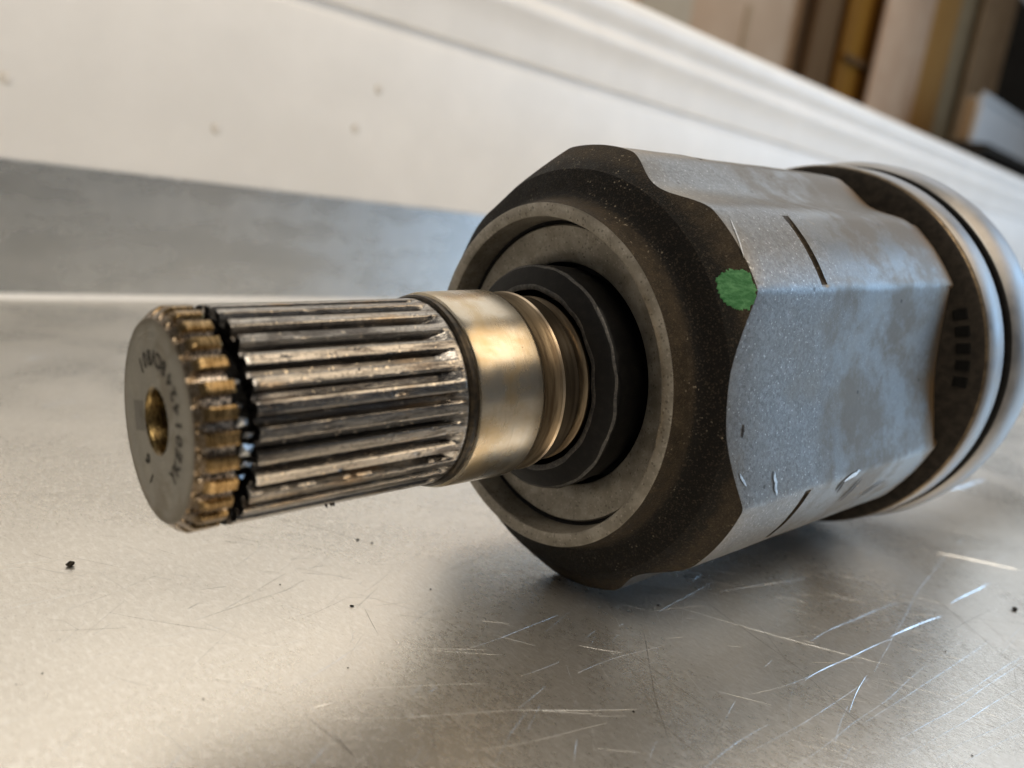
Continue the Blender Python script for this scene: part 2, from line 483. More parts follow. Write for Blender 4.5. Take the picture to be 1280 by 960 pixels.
def mesh(name, verts, faces, fm=None, smooth=True, sharp=None, recalc=True):
    me = bpy.data.meshes.new(name)
    me.from_pydata([tuple(v) for v in verts], [], faces)
    if fm is not None:
        me.polygons.foreach_set('material_index', fm)
    me.polygons.foreach_set('use_smooth', [smooth] * len(me.polygons))
    if recalc:
        bm = bmesh.new(); bm.from_mesh(me)
        bmesh.ops.recalc_face_normals(bm, faces=bm.faces)
        bm.to_mesh(me); bm.free()
    if sharp is not None and smooth:
        me.set_sharp_from_angle(angle=math.radians(sharp))
    me.update()
    return me


def tag(o, label=None, cat=None, group=None, kind=None):
    if label: o['label'] = label
    if cat: o['category'] = cat
    if group: o['group'] = group
    if kind: o['kind'] = kind
    return o


def P(x, r, t):
    """point of the joint: axis x, radius r (mm), clock angle t (degrees)"""
    a = math.radians(t)
    return (x * MM, r * math.cos(a) * MM, -r * math.sin(a) * MM)


def grid(rows, close=True, cap0=False, cap1=False):
    """rows: list of equally long rings of points -> verts, quads"""
    n = len(rows[0])
    v = [p for r in rows for p in r]
    f = []
    for i in range(len(rows) - 1):
        for j in range(n if close else n - 1):
            k = (j + 1) % n
            f.append((i * n + j, i * n + k, (i + 1) * n + k, (i + 1) * n + j))
    if cap0: f.append(tuple(range(n)))
    if cap1: f.append(tuple((len(rows) - 1) * n + j for j in range(n)))
    return v, f


def lathe(name, prof, mats, parent, n=160, sharp=28, wob=0.0):
    """prof: (x, r, material index of the strip that FOLLOWS this station)"""
    rows = []
    for (x, r, m) in prof:
        row = []
        for j in range(n):
            t = 360.0 * j / n
            w = 0.0
            if wob:
                w = wob * noise.noise(Vector((x * 0.8, math.cos(math.radians(t)) * r * 0.35, math.sin(math.radians(t)) * r * 0.35)))
            row.append(P(x + w * 0.6, max(r + w, 0.01), t))
        rows.append(row)
    v, f = grid(rows)
    fm = [prof[i][2] for i in range(len(prof) - 1) for j in range(n)]
    return link(name, mesh(name, v, f, fm, True, sharp), parent, mats)


def box_mesh(name, sx, sy, sz, bev=0.0, seg=2):
    bm = bmesh.new()
    bmesh.ops.create_cube(bm, size=1.0)
    for q in bm.verts:
        q.co = Vector((q.co.x * sx, q.co.y * sy, q.co.z * sz + sz / 2))
    if bev:
        bmesh.ops.bevel(bm, geom=list(bm.edges), offset=bev, segments=seg, affect='EDGES', profile=0.6)
    me = bpy.data.meshes.new(name)
    bm.to_mesh(me); bm.free()
    me.polygons.foreach_set('use_smooth', [True] * len(me.polygons))
    me.set_sharp_from_angle(angle=math.radians(40))
    return me


# ------------------------------------------------------------------ the surface and what stands behind it
WALL_Y = 0.2805
deck = mesh('work_surface', [(-1.6, -1.3, 0), (2.6, -1.3, 0), (2.6, WALL_Y, 0), (-1.6, WALL_Y, 0),
                             (-1.6, -1.3, -0.03), (2.6, -1.3, -0.03), (2.6, WALL_Y, -0.03), (-1.6, WALL_Y, -0.03)],
            [(0, 1, 2, 3), (7, 6, 5, 4), (0, 4, 5, 1), (1, 5, 6, 2), (2, 6, 7, 3), (3, 7, 4, 0)], smooth=False)
tag(link('work_surface', deck, None, ['bench']), 'scratched bare aluminium work surface under the drive shaft joint', kind='structure')
# single scratches: hair-thin tapered slivers of turned-up metal, and dirt-filled scores
LIGHT = [(1110, 795, 1178, 770, .28), (1003, 848, 1115, 795, .12), (1062, 893, 1085, 845, .12), (1085, 845, 1180, 690, .05),
         (1168, 690, 1275, 712, .22), (1190, 755, 1235, 728, .22), (1155, 620, 1232, 600, .35),
         (640, 889, 800, 888, .07), (720, 960, 724, 922, .07), (650, 845, 700, 828, .05), (0, 713, 80, 700, .07), (0, 706, 75, 697, .04),
         (190, 900, 250, 962, .07), (385, 885, 420, 876, .09), (460, 873, 520, 890, .05), (420, 900, 660, 889, .04),
         (940, 945, 1090, 850, .05), (1000, 960, 1160, 830, .04), (1120, 930, 1280, 830, .07), (1130, 945, 1280, 860, .06),
         (1080, 905, 1240, 800, .05), (1170, 950, 1280, 890, .06), (880, 960, 960, 905, .05), (940, 870, 1080, 820, .05),
         (1040, 940, 1060, 880, .05), (1180, 880, 1280, 820, .05), (900, 740, 1010, 722, .06), (720, 840, 830, 805, .04),
         (560, 820, 700, 770, .05), (600, 940, 760, 905, .04), (1200, 960, 1280, 915, .06), (1010, 800, 1120, 752, .05)]
DARK = [(838, 925, 800, 785, .13), (862, 735, 1010, 845, .10), (1010, 845, 1100, 925, .10), (735, 780, 905, 900, .09),
        (905, 900, 885, 940, .06), (660, 855, 730, 800, .05), (535, 880, 545, 960, .10), (385, 895, 445, 950, .09), (415, 915, 445, 948, .12),
        (380, 775, 435, 748, .05), (455, 760, 470, 795, .08), (760, 800, 835, 900, .05), (690, 740, 860, 870, .05),
        (1180, 815, 1280, 880, .05), (930, 760, 985, 830, .05), (780, 870, 880, 950, .04), (580, 900, 640, 960, .05)]


def sliver(V, F, x0, y0, x1, y1, w, r, ridge=0.0):
    """tapered, slightly wandering strip on the sheet; ends in metres, w in millimetres"""
    L = math.hypot(x1 - x0, y1 - y0)
    if L < 1e-5: return
    nx, ny = -(y1 - y0) / L, (x1 - x0) / L
    m = max(6, int(L / 0.0016))
    ph = r.uniform(0, 99)
    b = len(V)
    for i in range(m + 1):
        u = i / m
        k = (4 * u * (1 - u)) ** 0.5 * (0.55 + 0.9 * max(0.0, noise.noise(Vector((u * L * 400, ph, 0))) + 0.35)) * w * 0.5 * MM
        d = noise.noise(Vector((u * L * 60, ph, 5))) * 0.0007 + (u - 0.5) ** 2 * L * 0.06 * math.sin(ph)
        cx, cy = x0 + (x1 - x0) * u + nx * d, y0 + (y1 - y0) * u + ny * d
        V.append((cx + nx * k, cy + ny * k, 0.00001)); V.append((cx, cy, 0.00001 + k * ridge + 0.000012)); V.append((cx - nx * k, cy - ny * k, 0.00001))
    for i in range(m):
        for c_ in (0, 1):
            q = b + 3 * i + c_
            F.append((q, q + 1, q + 4, q + 3))


def scratch_set(name, lst, hair, mat, seed, label, ridge):
    r = random.Random(seed)
    V, F = [], []
    for (x0, y0, x1, y1, w) in lst:
        A, B = on_bench(x0, y0), on_bench(x1, y1)
        sliver(V, F, A.x, A.y, B.x, B.y, w * 0.9, r, ridge)
    for (n_, cx, cy, sx, sy, ang, sd, l0, l1, w0, w1) in hair:
        for _ in range(n_):
            x, y = cx + r.uniform(-1, 1) * sx, cy + r.uniform(-1, 1) * sy
            a = math.radians(r.gauss(ang, sd)); l = r.uniform(l0, l1) * (r.random() ** 1.5 + 0.15)
            sliver(V, F, x, y, x + l * math.cos(a), y + l * math.sin(a), r.uniform(w0, w1), r, ridge)
    o = link(name, mesh(name, V, F, None, False, None, False), bpy.data.objects['work_surface'], [mat])
    o['kind'] = 'stuff'
    o['label'] = label


# count, centre x, y, half-extents, direction, spread, lengths (m), widths (mm)
scratch_set('bright_scratches', LIGHT, [(1500, 0.06, -0.05, 0.14, 0.09, 38, 12, .003, .024, .006, .024), (700, 0.06, -0.04, 0.14, 0.09, -48, 20, .003, .02, .006, .02),
                                        (700, -0.03, 0.05, 0.16, 0.14, 60, 40, .002, .012, .006, .02), (110, 0.2, 0.02, 0.2, 0.16, 30, 60, .01, .05, .02, .06)], 'scratchlight', 5,
            'bright hairline scratches across the aluminium', 0.85)
scratch_set('dark_scratches', DARK, [(200, 0.02, -0.04, 0.15, 0.09, -50, 15, .004, .03, .02, .07), (90, -0.03, 0.04, 0.16, 0.12, -60, 35, .002, .015, .012, .04),
                                     (60, 0.2, 0.0, 0.2, 0.14, -40, 40, .01, .05, .03, .08)], 'scratchdark', 6, 'dark dirt-filled scores in the aluminium', 0.0)
flr = mesh('floor', [(-6, -6, -0.75), (8, -6, -0.75), (8, 8, -0.75), (-6, 8, -0.75)], [(0, 1, 2, 3)], smooth=False)
tag(link('floor', flr, None, ['concrete']), 'grey concrete workshop floor', kind='structure')


def extrude_x(name, prof, x0, x1, nseg=1, sharp=35):
    """closed (y, z) outline swept along x"""
    rows = [[(x0 + (x1 - x0) * i / nseg, y, z) for (y, z) in prof] for i in range(nseg + 1)]
    v, f = grid(rows, True, True, True)
    return mesh(name, v, f, None, True, sharp)


side = bpy.data.objects.new('side_panel', None)
COL.objects.link(side)
side.location = (0, WALL_Y, 0)
tag(side, 'long white painted side panel with rounded top rail standing along the aluminium surface', 'panel')
X0, X1 = -1.55, 2.55
link('steel_upstand', extrude_x('steel_upstand', [(-0.0045, 0.0), (0.012, 0.0), (0.012, 0.0529), (-0.0045, 0.0529)], X0, X1), side, ['galv'])
# edge highlight painted as a white strip where the sheet meets the upstand
hem = []
for k in range(9):
    a = math.radians(90 + 90 * k / 8)
    hem.append((-0.0012 - 0.0045 * (1 - math.cos(math.radians(90 * k / 8))) * 1.0, 0.0))
highlight_prof = [(-0.0046, 0.0002), (-0.0046, 0.0016), (-0.0054, 0.0020), (-0.0078, 0.0010), (-0.0100, 0.0002)]
link('edge_highlight', extrude_x('edge_highlight', highlight_prof, X0, X1, 1, 60), side, ['white'])
# white sheet with a pressed groove, shoulder and rail, all one rolled profile
zz = [(-0.0035, 0.0530), (-0.0045, 0.0545), (-0.0045, 0.134), (-0.0040, 0.1372), (-0.0012, 0.1385), (-0.0012, 0.1425), (-0.0040, 0.1438), (-0.0045, 0.147),
      (-0.0050, 0.156), (-0.0062, 0.163), (-0.0085, 0.168), (-0.0095, 0.1705), (-0.0085, 0.1735), (-0.0050, 0.176), (-0.0035, 0.1785), (-0.0040, 0.1805)]
for k in range(13):
    a = math.radians(200 - 200 * k / 12)
    zz.append((0.0065 + 0.0145 * math.cos(a), 0.1895 + 0.0125 * math.sin(a)))
zz += [(0.0195, 0.1795), (0.0145, 0.176), (0.0145, 0.0530)]
link('white_sheet', extrude_x('white_sheet', zz, X0, X1, 1, 50), side, ['white'])
M['rivet'] = simple('dulled_rivet', (0.62, 0.60, 0.57), (0.66, 0.64, 0.61), 0.4, 0.5, 0.0)
for (px, py) in [(8, 97), (271, 161), (445, 161), (474, 112)]:
    q = on_wall(px, py, WALL_Y - 0.0045)
    rows = []
    for (d, r) in [(0.0, 0.0025), (-0.0004, 0.0024), (-0.0007, 0.0016), (-0.0009, 0.0005)]:
        rows.append([(r * math.cos(2 * math.pi * j / 14), d, r * math.sin(2 * math.pi * j / 14)) for j in range(14)])
    v, f = grid(rows, True, False, True)
    link('rivet', mesh('rivet', v, f, None, True, 50), side, ['rivet'], Matrix.Translation((q.x, -0.0045, q.z)))


def board(name, x_left, x_right, Y, thick, mat, label, cat, top=1.05, py=60, bev=0.003, bottom=-0.75):
    """upright board whose edges pass through two picture columns at depth Y, standing on the floor"""
    a = on_wall(x_left, py, Y); b = on_wall(x_right, py, Y)
    me = box_mesh(name, abs(b.x - a.x), thick, top - bottom, bev)
    o = link(name, me, None, [mat])
    o.location = ((a.x + b.x) / 2, Y + thick / 2, bottom)
    return tag(o, label, cat)


board('wall_board', 560, 1014, 0.95, 0.012, 'beige', 'wide beige board standing upright behind the white side panel', 'board', py=60)
board('timber_post', 1012, 1056, 0.90, 0.012, 'darkbrown', 'dark brown timber post between the wide beige board and the varnished pine board', 'post', py=60)
pine = board('pine_board', 1053, 1098, 0.88, 0.012, 'pine', 'varnished orange-brown pine board beside the dark timber post', 'board', py=60)
board('pale_panel', 1098, 1158, 0.84, 0.008, 'palecard', 'pale pinkish beige panel between the pine board and the ochre timber', 'board', py=60)
board('ochre_batten', 1156, 1190, 0.86, 0.012, 'ochre', 'narrow ochre timber batten at the edge of the pale panel', 'batten', py=60)
board('olive_board', 1180, 1226, 0.95, 0.012, 'olive', 'olive grey board behind the bright metal box', 'board', py=60)
board('tan_board', 1224, 1264, 0.92, 0.012, 'umber', 'brown board standing upright behind the bright metal box', 'board', py=40)
board('charcoal_screen', 1250, 1500, 1.00, 0.03, 'charcoal', 'dark charcoal screen standing beside the brown board', 'screen', py=40)
# slot and label on the wide board
for (a, b, c, d, nm, mt) in [(923, 941, 8, 70, 'slot', 'umber'), (800, 872, -25, 8, 'label_sheet', 'tan')]:
    p0 = on_wall(a, d, 0.947); p1 = on_wall(b, c, 0.947)
    me = box_mesh(nm, abs(p1.x - p0.x), 0.003, abs(p1.z - p0.z), 0.0008, 1)
    o = link(nm, me, bpy.data.objects['wall_board'], [mt])
    o.location = ((p0.x + p1.x) / 2 - bpy.data.objects['wall_board'].location.x, 0.9485 - bpy.data.objects['wall_board'].location.y, min(p0.z, p1.z) + 0.75)
# joint line across the pine board
p0 = on_wall(1049, 92, 0.878); p1 = on_wall(1096, 78, 0.878)
o = link('cross_batten', box_mesh('cross_batten', abs(p1.x - p0.x) - 0.004, 0.006, 0.014, 0.001, 1), pine, ['darkbrown'])
o.location = (0, -0.016, (p0.z + p1.z) / 2 + 0.75)

# bright pressed-metal box on a shelf behind the rail
BY = 0.66
c0 = on_wall(1192, 92, BY); c1 = on_wall(1213, 176, BY); c2 = on_wall(1300, 150, BY)
bw = 0.62; bh = abs(c0.z - c1.z)
tin = bpy.data.objects.new('metal_box', None)
COL.objects.link(tin)
base_z = c1.z - 0.006
tin.location = (c1.x + bw / 2, BY + 0.02, base_z)
tag(tin, 'bright pressed sheet metal box with raised rim lying behind the white rail', 'box')
link('body', box_mesh('body', bw, 0.04, bh, 0.016, 5), tin, ['chrome'])
fr = bmesh.new()
for (x, z, sx, sz) in [(0, bh - 0.010, bw + .004, 0.020), (0, 0.0, bw + .004, 0.014), (-bw / 2 + 0.008, 0.016, 0.018, bh - 0.030), (bw / 2 - 0.008, 0.016, 0.018, bh - 0.030)]:
    g = bmesh.ops.create_cube(fr, size=1.0)
    for q in g['verts']:
        q.co = Vector((q.co.x * sx + x, q.co.y * 0.008 - 0.022, (q.co.z + .5) * sz + z))
bmesh.ops.bevel(fr, geom=list(fr.edges), offset=0.0025, segments=2, affect='EDGES')
me = bpy.data.meshes.new('front_rim'); fr.to_mesh(me); fr.free()
link('front_rim', me, tin, ['chrome'])
link('end_plate', box_mesh('end_plate', 0.006, 0.03, bh - 0.012, 0.002), tin, ['umber'], Matrix.Translation((-bw / 2 - 0.0035, 0, 0.006)))
shelf = bpy.data.objects.new('shelf_bench', None)
COL.objects.link(shelf)
shelf.location = (c1.x + 0.55, BY + 0.10, -0.75)
tag(shelf, 'dark low shelf bench carrying the bright metal box', 'bench')
sh = base_z + 0.75
link('top', box_mesh('top', 1.16, 0.30, 0.02, 0.002), shelf, ['charcoal'], Matrix.Translation((0, 0, sh - 0.02)))
for sx in (-0.55, 0.55):
    for sy in (-0.12, 0.12):
        link('leg', box_mesh('leg', 0.03, 0.03, sh - 0.0205, 0.002), shelf, ['charcoal'], Matrix.Translation((sx, sy, 0)))

# ------------------------------------------------------------------ the drive shaft joint
AX = Vector((0.99455451, -0.08780636, 0.05613708)).normalized()
UU = Vector((-0.03125231, 0.26258496, 0.96440263))
UU = (UU - AX * UU.dot(AX)).normalized()
WW = AX.cross(UU)
TIP = Vector((-71.70738, 6.33084, 34.76529)) * MM
ROT = Matrix((AX, UU, WW)).transposed().to_4x4()
joint = bpy.data.objects.new('driveshaft_joint', None)
COL.objects.link(joint)
joint.location = (0, 0, 0)
joint.rotation_euler = ROT.to_euler()
tag(joint, 'grimy steel drive shaft joint with cracked splined stub and green paint dab, lying on aluminium', 'shaft joint')
OFF = Matrix.Translation(ROT.inverted() @ TIP)


def place(o):
    o.matrix_local = OFF
    return o


# --- forged housing -------------------------------------------------------
def section(t):
    """outline radius of the three-lobed housing at clock angle t"""
    f = ((t - 82.0 + 60.0) % 120.0) - 60.0
    a = abs(f)
    R = 38.9
    if a < 14.5:
        k = a / 14.5
        return R - 0.25 - 2.5 * (0.5 + 0.5 * math.cos(math.pi * k)) ** 0.8
    g = a - 60.0
    d = R * math.cos(math.radians(24.5))
    flat = d / math.cos(math.radians(g)) - 1.15 * math.cos(math.pi * g / 49.0)
    k = max(0.0, (a - 14.5) / 21.0)
    lobe = R - 0.25 * max(0.0, 1 - k) ** 2
    q = 6.0                                                     # rounded shoulder between lobe and flat
    return -math.log(math.exp(-q * (lobe - R)) + math.exp(-q * (flat - R))) / q + R + 0.0


CONE = [(66.0, 29.95), (66.5, 30.35), (66.9, 31.0), (67.25, 32.0), (67.6, 33.2), (68.15, 34.7)]   # black hollow


def cone_x(r):
    if r >= 34.7:
        return 68.15 + (r - 34.7) * 0.98
    for (xa, ra), (xb, rb) in zip(CONE[:-1], CONE[1:]):
        if r <= rb:
            return xa + (xb - xa) * (r - ra) / (rb - ra)
    return 68.15


angs = []
for k in range(3):
    c = 82.0 + 120.0 * k
    for lo, hi, m in [(-60, -38.5, 18), (-38.5, -32.5, 14), (-32.5, -14.5, 14), (-14.5, 14.5, 24), (14.5, 32.5, 14), (32.5, 38.5, 14), (38.5, 60, 18)]:
        for i in range(m):
            angs.append(c + lo + (hi - lo) * i / m)
XE = 139.0
stations = [0.0, 0.35, 1.0]
xs_body = [None, None] + list(np.linspace(76, 89.6, 6)) + [90.0, 90.15, 91.0, 91.75, 91.95, 93.0] + list(np.linspace(94, 131, 14)) + [134.0, 136.5, 138.5, 140.0, 141.0, 141.6, 141.9, 142.0]
rows_black, rows_brown, rows_body = [], [], []
cols = []
for t in angs:
    rs = section(t)
    col = []
    # black part of the front hollow, cut off where the flats bite into it
    bl = []
    for (x, r) in CONE:
        rr = min(r, rs)
        bl.append((cone_x(rr) if rr < r else x, rr))
    br = []
    for k in range(7):
        rr = 34.7 + (max(rs, 34.7) - 34.7) * k / 6.0
        rr = min(rr, max(rs, 34.7))
        br.append((cone_x(min(rr, rs)), min(rr, rs)))
    xc = cone_x(rs)
    f = ((t - 82.0 + 60.0) % 120.0) - 60.0
    lobe = 14.5 < abs(f) < 35.6
    lw = max(0.0, min(1.0, (abs(f) - 14) / 5.0)) * max(0.0, min(1.0, (35.3 - abs(f)) / 3.0))
    bd = []
    for k, x in enumerate(xs_body):
        if k == 0:
            x = xc; r = rs
        elif k == 1:
            x = xc + 0.3; r = rs + 0.04
        else:
            r = rs
        if x > 90.1:
            r -= lw * (0.55 if x < 91.2 else (0.50 if x < 91.9 else 0.10))
        if x > 135:
            e = min(1.0, (x - 135) / 7.0)
            drop = 4.6 * (1 - math.sqrt(max(0.0, 1 - e * e)))
            flat = 1.0 if abs(f) > 35.5 or abs(f) < 14.5 else 0.45
            r -= drop * flat
        n_ = noise.noise(Vector((x * 0.10, t * 0.06, 3.0))) * 0.12 + noise.noise(Vector((x * 0.35, t * 0.2, 9.0))) * 0.04
        if k > 1: r += n_
        if k > 1 and x < xc + 0.4:
            x = xc + 0.4 + 0.01 * k
        bd.append((x, r))
    cols.append((bl, br, bd))


def from_cols(idx, name, mat, extra=None, sharp=30):
    n = len(angs)
    m = len(cols[0][idx])
    rows = [[P(cols[j][idx][i][0], cols[j][idx][i][1], angs[j]) for j in range(n)] for i in range(m)]
    v, f = grid(rows)
    return v, f


hv, hf, hm = [], [], []
for idx, mi in ((0, 1), (1, 2), (2, 0)):
    v, f = from_cols(idx, '', '')
    o_ = len(hv)
    hv += v
    hf += [tuple(q + o_ for q in p) for p in f]
    if idx != 2:
        hm += [mi] * len(f)
    else:                                   # the score round the lobes holds dark grime
        for i in range(len(cols[0][2]) - 1):
            for j in range(len(angs)):
                ff_ = abs(((angs[j] - 82.0 + 60.0) % 120.0) - 60.0)
                xm = 0.5 * (cols[j][2][i][0] + cols[j][2][i + 1][0])
                hm.append(3 if (90.0 < xm < 91.9 and 15.0 < ff_ < 34.6) else mi)
# close the rear
n_ = len(angs)
hf.append(tuple(len(hv) - n_ + j for j in range(n_))); hm.append(0)
bm = bmesh.new()
tmp = bpy.data.meshes.new('tmp'); tmp.from_pydata(hv, [], hf); tmp.polygons.foreach_set('material_index', hm)
bm.from_mesh(tmp)
bmesh.ops.remove_doubles(bm, verts=bm.verts, dist=2e-6)
bmesh.ops.dissolve_degenerate(bm, edges=bm.edges, dist=2e-6)
bmesh.ops.recalc_face_normals(bm, faces=bm.faces)
hme = bpy.data.meshes.new('housing'); bm.to_mesh(hme); bm.free()
hme.polygons.foreach_set('use_smooth', [True] * len(hme.polygons))
hme.set_sharp_from_angle(angle=math.radians(24))
housing = place(link('housing', hme, joint, ['forged', 'black', 'brown', 'brown']))
housing['label'] = 'three-lobed forged steel housing with dark front chamfer'

# nicks and flecks struck into the forging, found along the picture rays on its surface
RINV = (ROT.to_3x3()).inverted()


def on_housing(px, py):
    o_l = RINV @ (CAM_P - TIP) * 1000
    d_l = RINV @ ray(px, py)
    d_l.normalize()
    r = 38.0
    for _ in range(25):
        A = d_l.y ** 2 + d_l.z ** 2
        B = 2 * (o_l.y * d_l.y + o_l.z * d_l.z)
        C = o_l.y ** 2 + o_l.z ** 2 - r * r
        D = max(0.0, B * B - 4 * A * C)
        p = o_l + d_l * ((-B - math.sqrt(D)) / (2 * A))
        t = math.degrees(math.atan2(-p.z, p.y)) % 360
        r = 0.6 * r + 0.4 * (section(t) + 0.12)
    return p.x, t


def nick(px0, py0, px1, py1, w, mat, lift=0.02):
    (xa, ta), (xb, tb) = on_housing(px0, py0), on_housing(px1, py1)
    dx, dy = xb - xa, (tb - ta) * 0.65
    L = math.hypot(dx, dy) or 1
    nx, nt = -dy / L, dx / L / 0.65
    V, F = [], []
    m = 8
    for i in range(m + 1):
        u = i / m
        k = w * 0.5 * (4 * u * (1 - u)) ** 0.6 + 0.01
        j = noise.noise(Vector((u * 5, px0, 0))) * w * 0.4
        for sg in (-1, 0, 1):
            x = xa + dx * u + nx * (k * sg + j); t = ta + (tb - ta) * u + nt * (k * sg + j)
            V.append(P(x, section(t) + 0.13 + (lift if sg == 0 else 0.0), t))
    for i in range(m):
        for c_ in (0, 1):
            a_ = i * 3 + c_
            F.append((a_, a_ + 1, a_ + 4, a_ + 3))
    place(link('nick', mesh('nick', V, F, None, True, 60), housing, [mat])).matrix_local = Matrix.Identity(4)


M['nickdark'] = simple('grimy_gouge', (0.015, 0.012, 0.010), (0.05, 0.042, 0.034), 1.2, 0.5)
M['nickbright'] = simple('struck_bright_metal', (0.36, 0.38, 0.40), (0.60, 0.62, 0.64), 1.6, 0.35, 0.95)
M['fleck'] = simple('tan_dirt_fleck', (0.20, 0.16, 0.11), (0.34, 0.28, 0.20), 1.4, 0.7)
for a_ in [(1046, 616, 1056, 600, .9, 'nickdark'), (1054, 602, 1076, 588, .9, 'nickbright'), (1048, 628, 1078, 598, .8, 'nickdark'), (1072, 622, 1106, 600, .7, 'nickdark'),
           (928, 548, 930, 530, .5, 'nickdark'), (924, 592, 933, 608, .45, 'nickbright'), (968, 588, 971, 620, .7, 'nickbright'), 
           
           (912, 272, 930, 322, .28, 'nickbright')]:
    nick(*a_)

# --- front lip, recess and seal --------------------------------------------
lip = lathe('front_lip', [(67.2, 26.25, 0), (63.0, 26.55, 0), (62.55, 26.75, 0), (62.35, 27.1, 0), (62.35, 28.65, 0), (62.5, 28.95, 1), (62.9, 29.12, 1),
                          (63.6, 29.25, 1), (64.8, 29.45, 1), (65.6, 29.65, 1), (66.05, 29.97, 1), (66.3, 29.9, 1)], ['grey', 'brown'], joint, 200, 35, 0.03)
place(lip)
floor_ = lathe('recess_floor', [(67.25, 26.3, 1), (67.65, 25.95, 1), (67.55, 25.6, 0), (67.2, 25.35, 0), (67.25, 24.9, 0), (67.7, 22.0, 0), (68.2, 19.6, 0), (68.45, 19.3, 1),
                                (69.0, 19.1, 1), (74.0, 18.6, 1), (74.0, 12.0, 1)], ['grey', 'rubber'], joint, 180, 35)
place(floor_)
seal = lathe('seal_ring', [(60.6, 14.7, 1), (60.45, 15.1, 1), (60.5, 15.6, 0), (60.85, 16.6, 0), (61.3, 17.8, 0), (61.6, 18.5, 1), (61.95, 18.85, 0), (62.6, 18.95, 0), (66.5, 18.7, 0), (70.0, 18.0, 0), (70.0, 14.2, 0)],
             ['rubber', 'sealedge'], joint, 160, 40, 0.22)
place(seal)
seal['label'] = 'ragged black seal ring around the shaft'

# --- shaft: shoulders and journal -------------------------------------------
journal = lathe('bearing_journal', [(37.2, 13.6, 1), (37.3, 14.15, 1), (37.6, 14.42, 1), (38.2, 14.45, 1), (38.55, 14.3, 1), (38.65, 14.35, 0), (38.8, 14.72, 0), (39.2, 14.82, 0), (42, 14.86, 0), (46, 14.92, 0),
                                    (50.0, 14.96, 0), (50.25, 14.95, 2), (50.75, 14.75, 2), (50.95, 14.4, 3), (52.4, 14.25, 3), (54.0, 14.3, 3), (54.6, 14.45, 2), (55.0, 14.6, 2), (55.25, 14.45, 4), (55.5, 14.05, 4),
                                    (55.7, 14.0, 2), (57.2, 13.95, 2), (58.6, 13.8, 2), (58.9, 13.5, 4), (59.1, 12.6, 4), (60.0, 12.5, 5), (60.3, 13.2, 5), (60.7, 13.7, 5), (61.2, 13.6, 4), (61.6, 12.9, 4), (76, 12.9, 4)],
                ['journal', 'darkgroove', 'shiny', 'step', 'darkgroove', 'step'], joint, 180, 30, 0.0)
place(journal)
journal['label'] = 'polished bearing journal with golden tint'

# --- splined shaft and the broken tip ----------------------------------------
NT_ = 29
PH = 274.3
rng = random.Random(3)
tooth_dx = [rng.uniform(-0.35, 0.35) for _ in range(NT_)]
tooth_w = [rng.uniform(-0.025, 0.025) for _ in range(NT_)]
tooth_h = [rng.uniform(-0.05, 0.02) for _ in range(NT_)]
PPT = 16
ANG = [PH + 360.0 * j / (NT_ * PPT) for j in range(NT_ * PPT)]


def tooth(t):
    """0 in the root .. 1 on the land; index of the tooth"""
    q = (t - PH) / (360.0 / NT_)
    i = int(math.floor(q + 0.5))
    d = abs(q - i) * 2.0
    w = 0.46 + tooth_w[i % NT_]
    k = (w + 0.24 - d) / 0.26
    k = max(0.0, min(1.0, k))
    return k * k * (3 - 2 * k), i % NT_


def spl_r(x, t, worn=1.0):
    k, i = tooth(t)
    root = 12.6
    top = 14.0 + tooth_h[i] * worn
    r = root + (top - root) * k
    if x > 32.6:
        ro = root + 1.35 * max(0.0, min(1.0, (x - 33.2) / 3.2)) ** 1.2
        r = max(r, ro)
    w = noise.noise(Vector((x * 0.35, t * 0.7, 1.0))) * 0.02 + noise.noise(Vector((x * 2.3, t * 1.9, 5.0))) * 0.03
    chip = noise.noise(Vector((x * 0.9 + 30, t * 0.55, 2.0)))
    if chip > 0.52: w -= (chip - 0.52) * 0.9 * k
    return r + w * worn


def jag(t, seed, amp):
    k, i = tooth(t)
    a = noise.noise(Vector((t * 0.33, seed, 0))) * 0.55 + noise.noise(Vector((t * 0.95, seed, 4))) * 0.45
    return amp * a + tooth_dx[i] * amp * 0.7


def crack_l(t):
    narrow = 0.5 + 0.5 * math.cos(math.radians(t - 270))        # widest on the side towards 270
    return 4.95 - 0.25 * narrow + jag(t, 1.5, 0.30)


def crack_r(t):
    narrow = 0.5 + 0.5 * math.cos(math.radians(t - 275))
    return 5.8 + 1.15 * narrow + jag(t, 7.7, 0.42)


# main splined length
rows = []
ts = [0.0, 0.012, 0.03] + list(np.linspace(0.06, 1.0, 64))
for u in ts:
    row = []
    for t in ANG:
        x0 = crack_r(t); x = x0 + (36.9 - x0) * u
        r = spl_r(x, t)
        if u == 0.0: r -= 0.12
        row.append(P(x, r, t))
    rows.append(row)
rows.append([P(37.3, 13.9, t) for t in ANG])
v, f = grid(rows)
fm = [0] * len(f)
o_ = len(v)
# fracture face of the shaft
fr_rows = [rows[0]]
for k, rr in enumerate((12.2, 11.2, 10.2, 8.0)):
    fr_rows.append([P(crack_r(t) + 0.25 * (k + 1) + 0.7 * noise.noise(Vector((t * 0.12, rr * 0.9, 3))) + 0.5 * noise.noise(Vector((t * 0.5, rr, 8))), min(rr, spl_r(8, t)), t) for t in ANG])
v2, f2 = grid(fr_rows)
v += v2; f += [tuple(q + o_ for q in p) for p in f2]; fm += [1] * len(f2)
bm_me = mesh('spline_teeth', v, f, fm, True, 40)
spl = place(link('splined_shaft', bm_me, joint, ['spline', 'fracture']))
spl['label'] = 'worn splined steel stub with dark grooves'

# broken-off tip
rows = []
us = [0.0, 0.08, 0.2, 0.35, 0.5, 0.65, 0.8, 0.92, 0.98, 1.0]


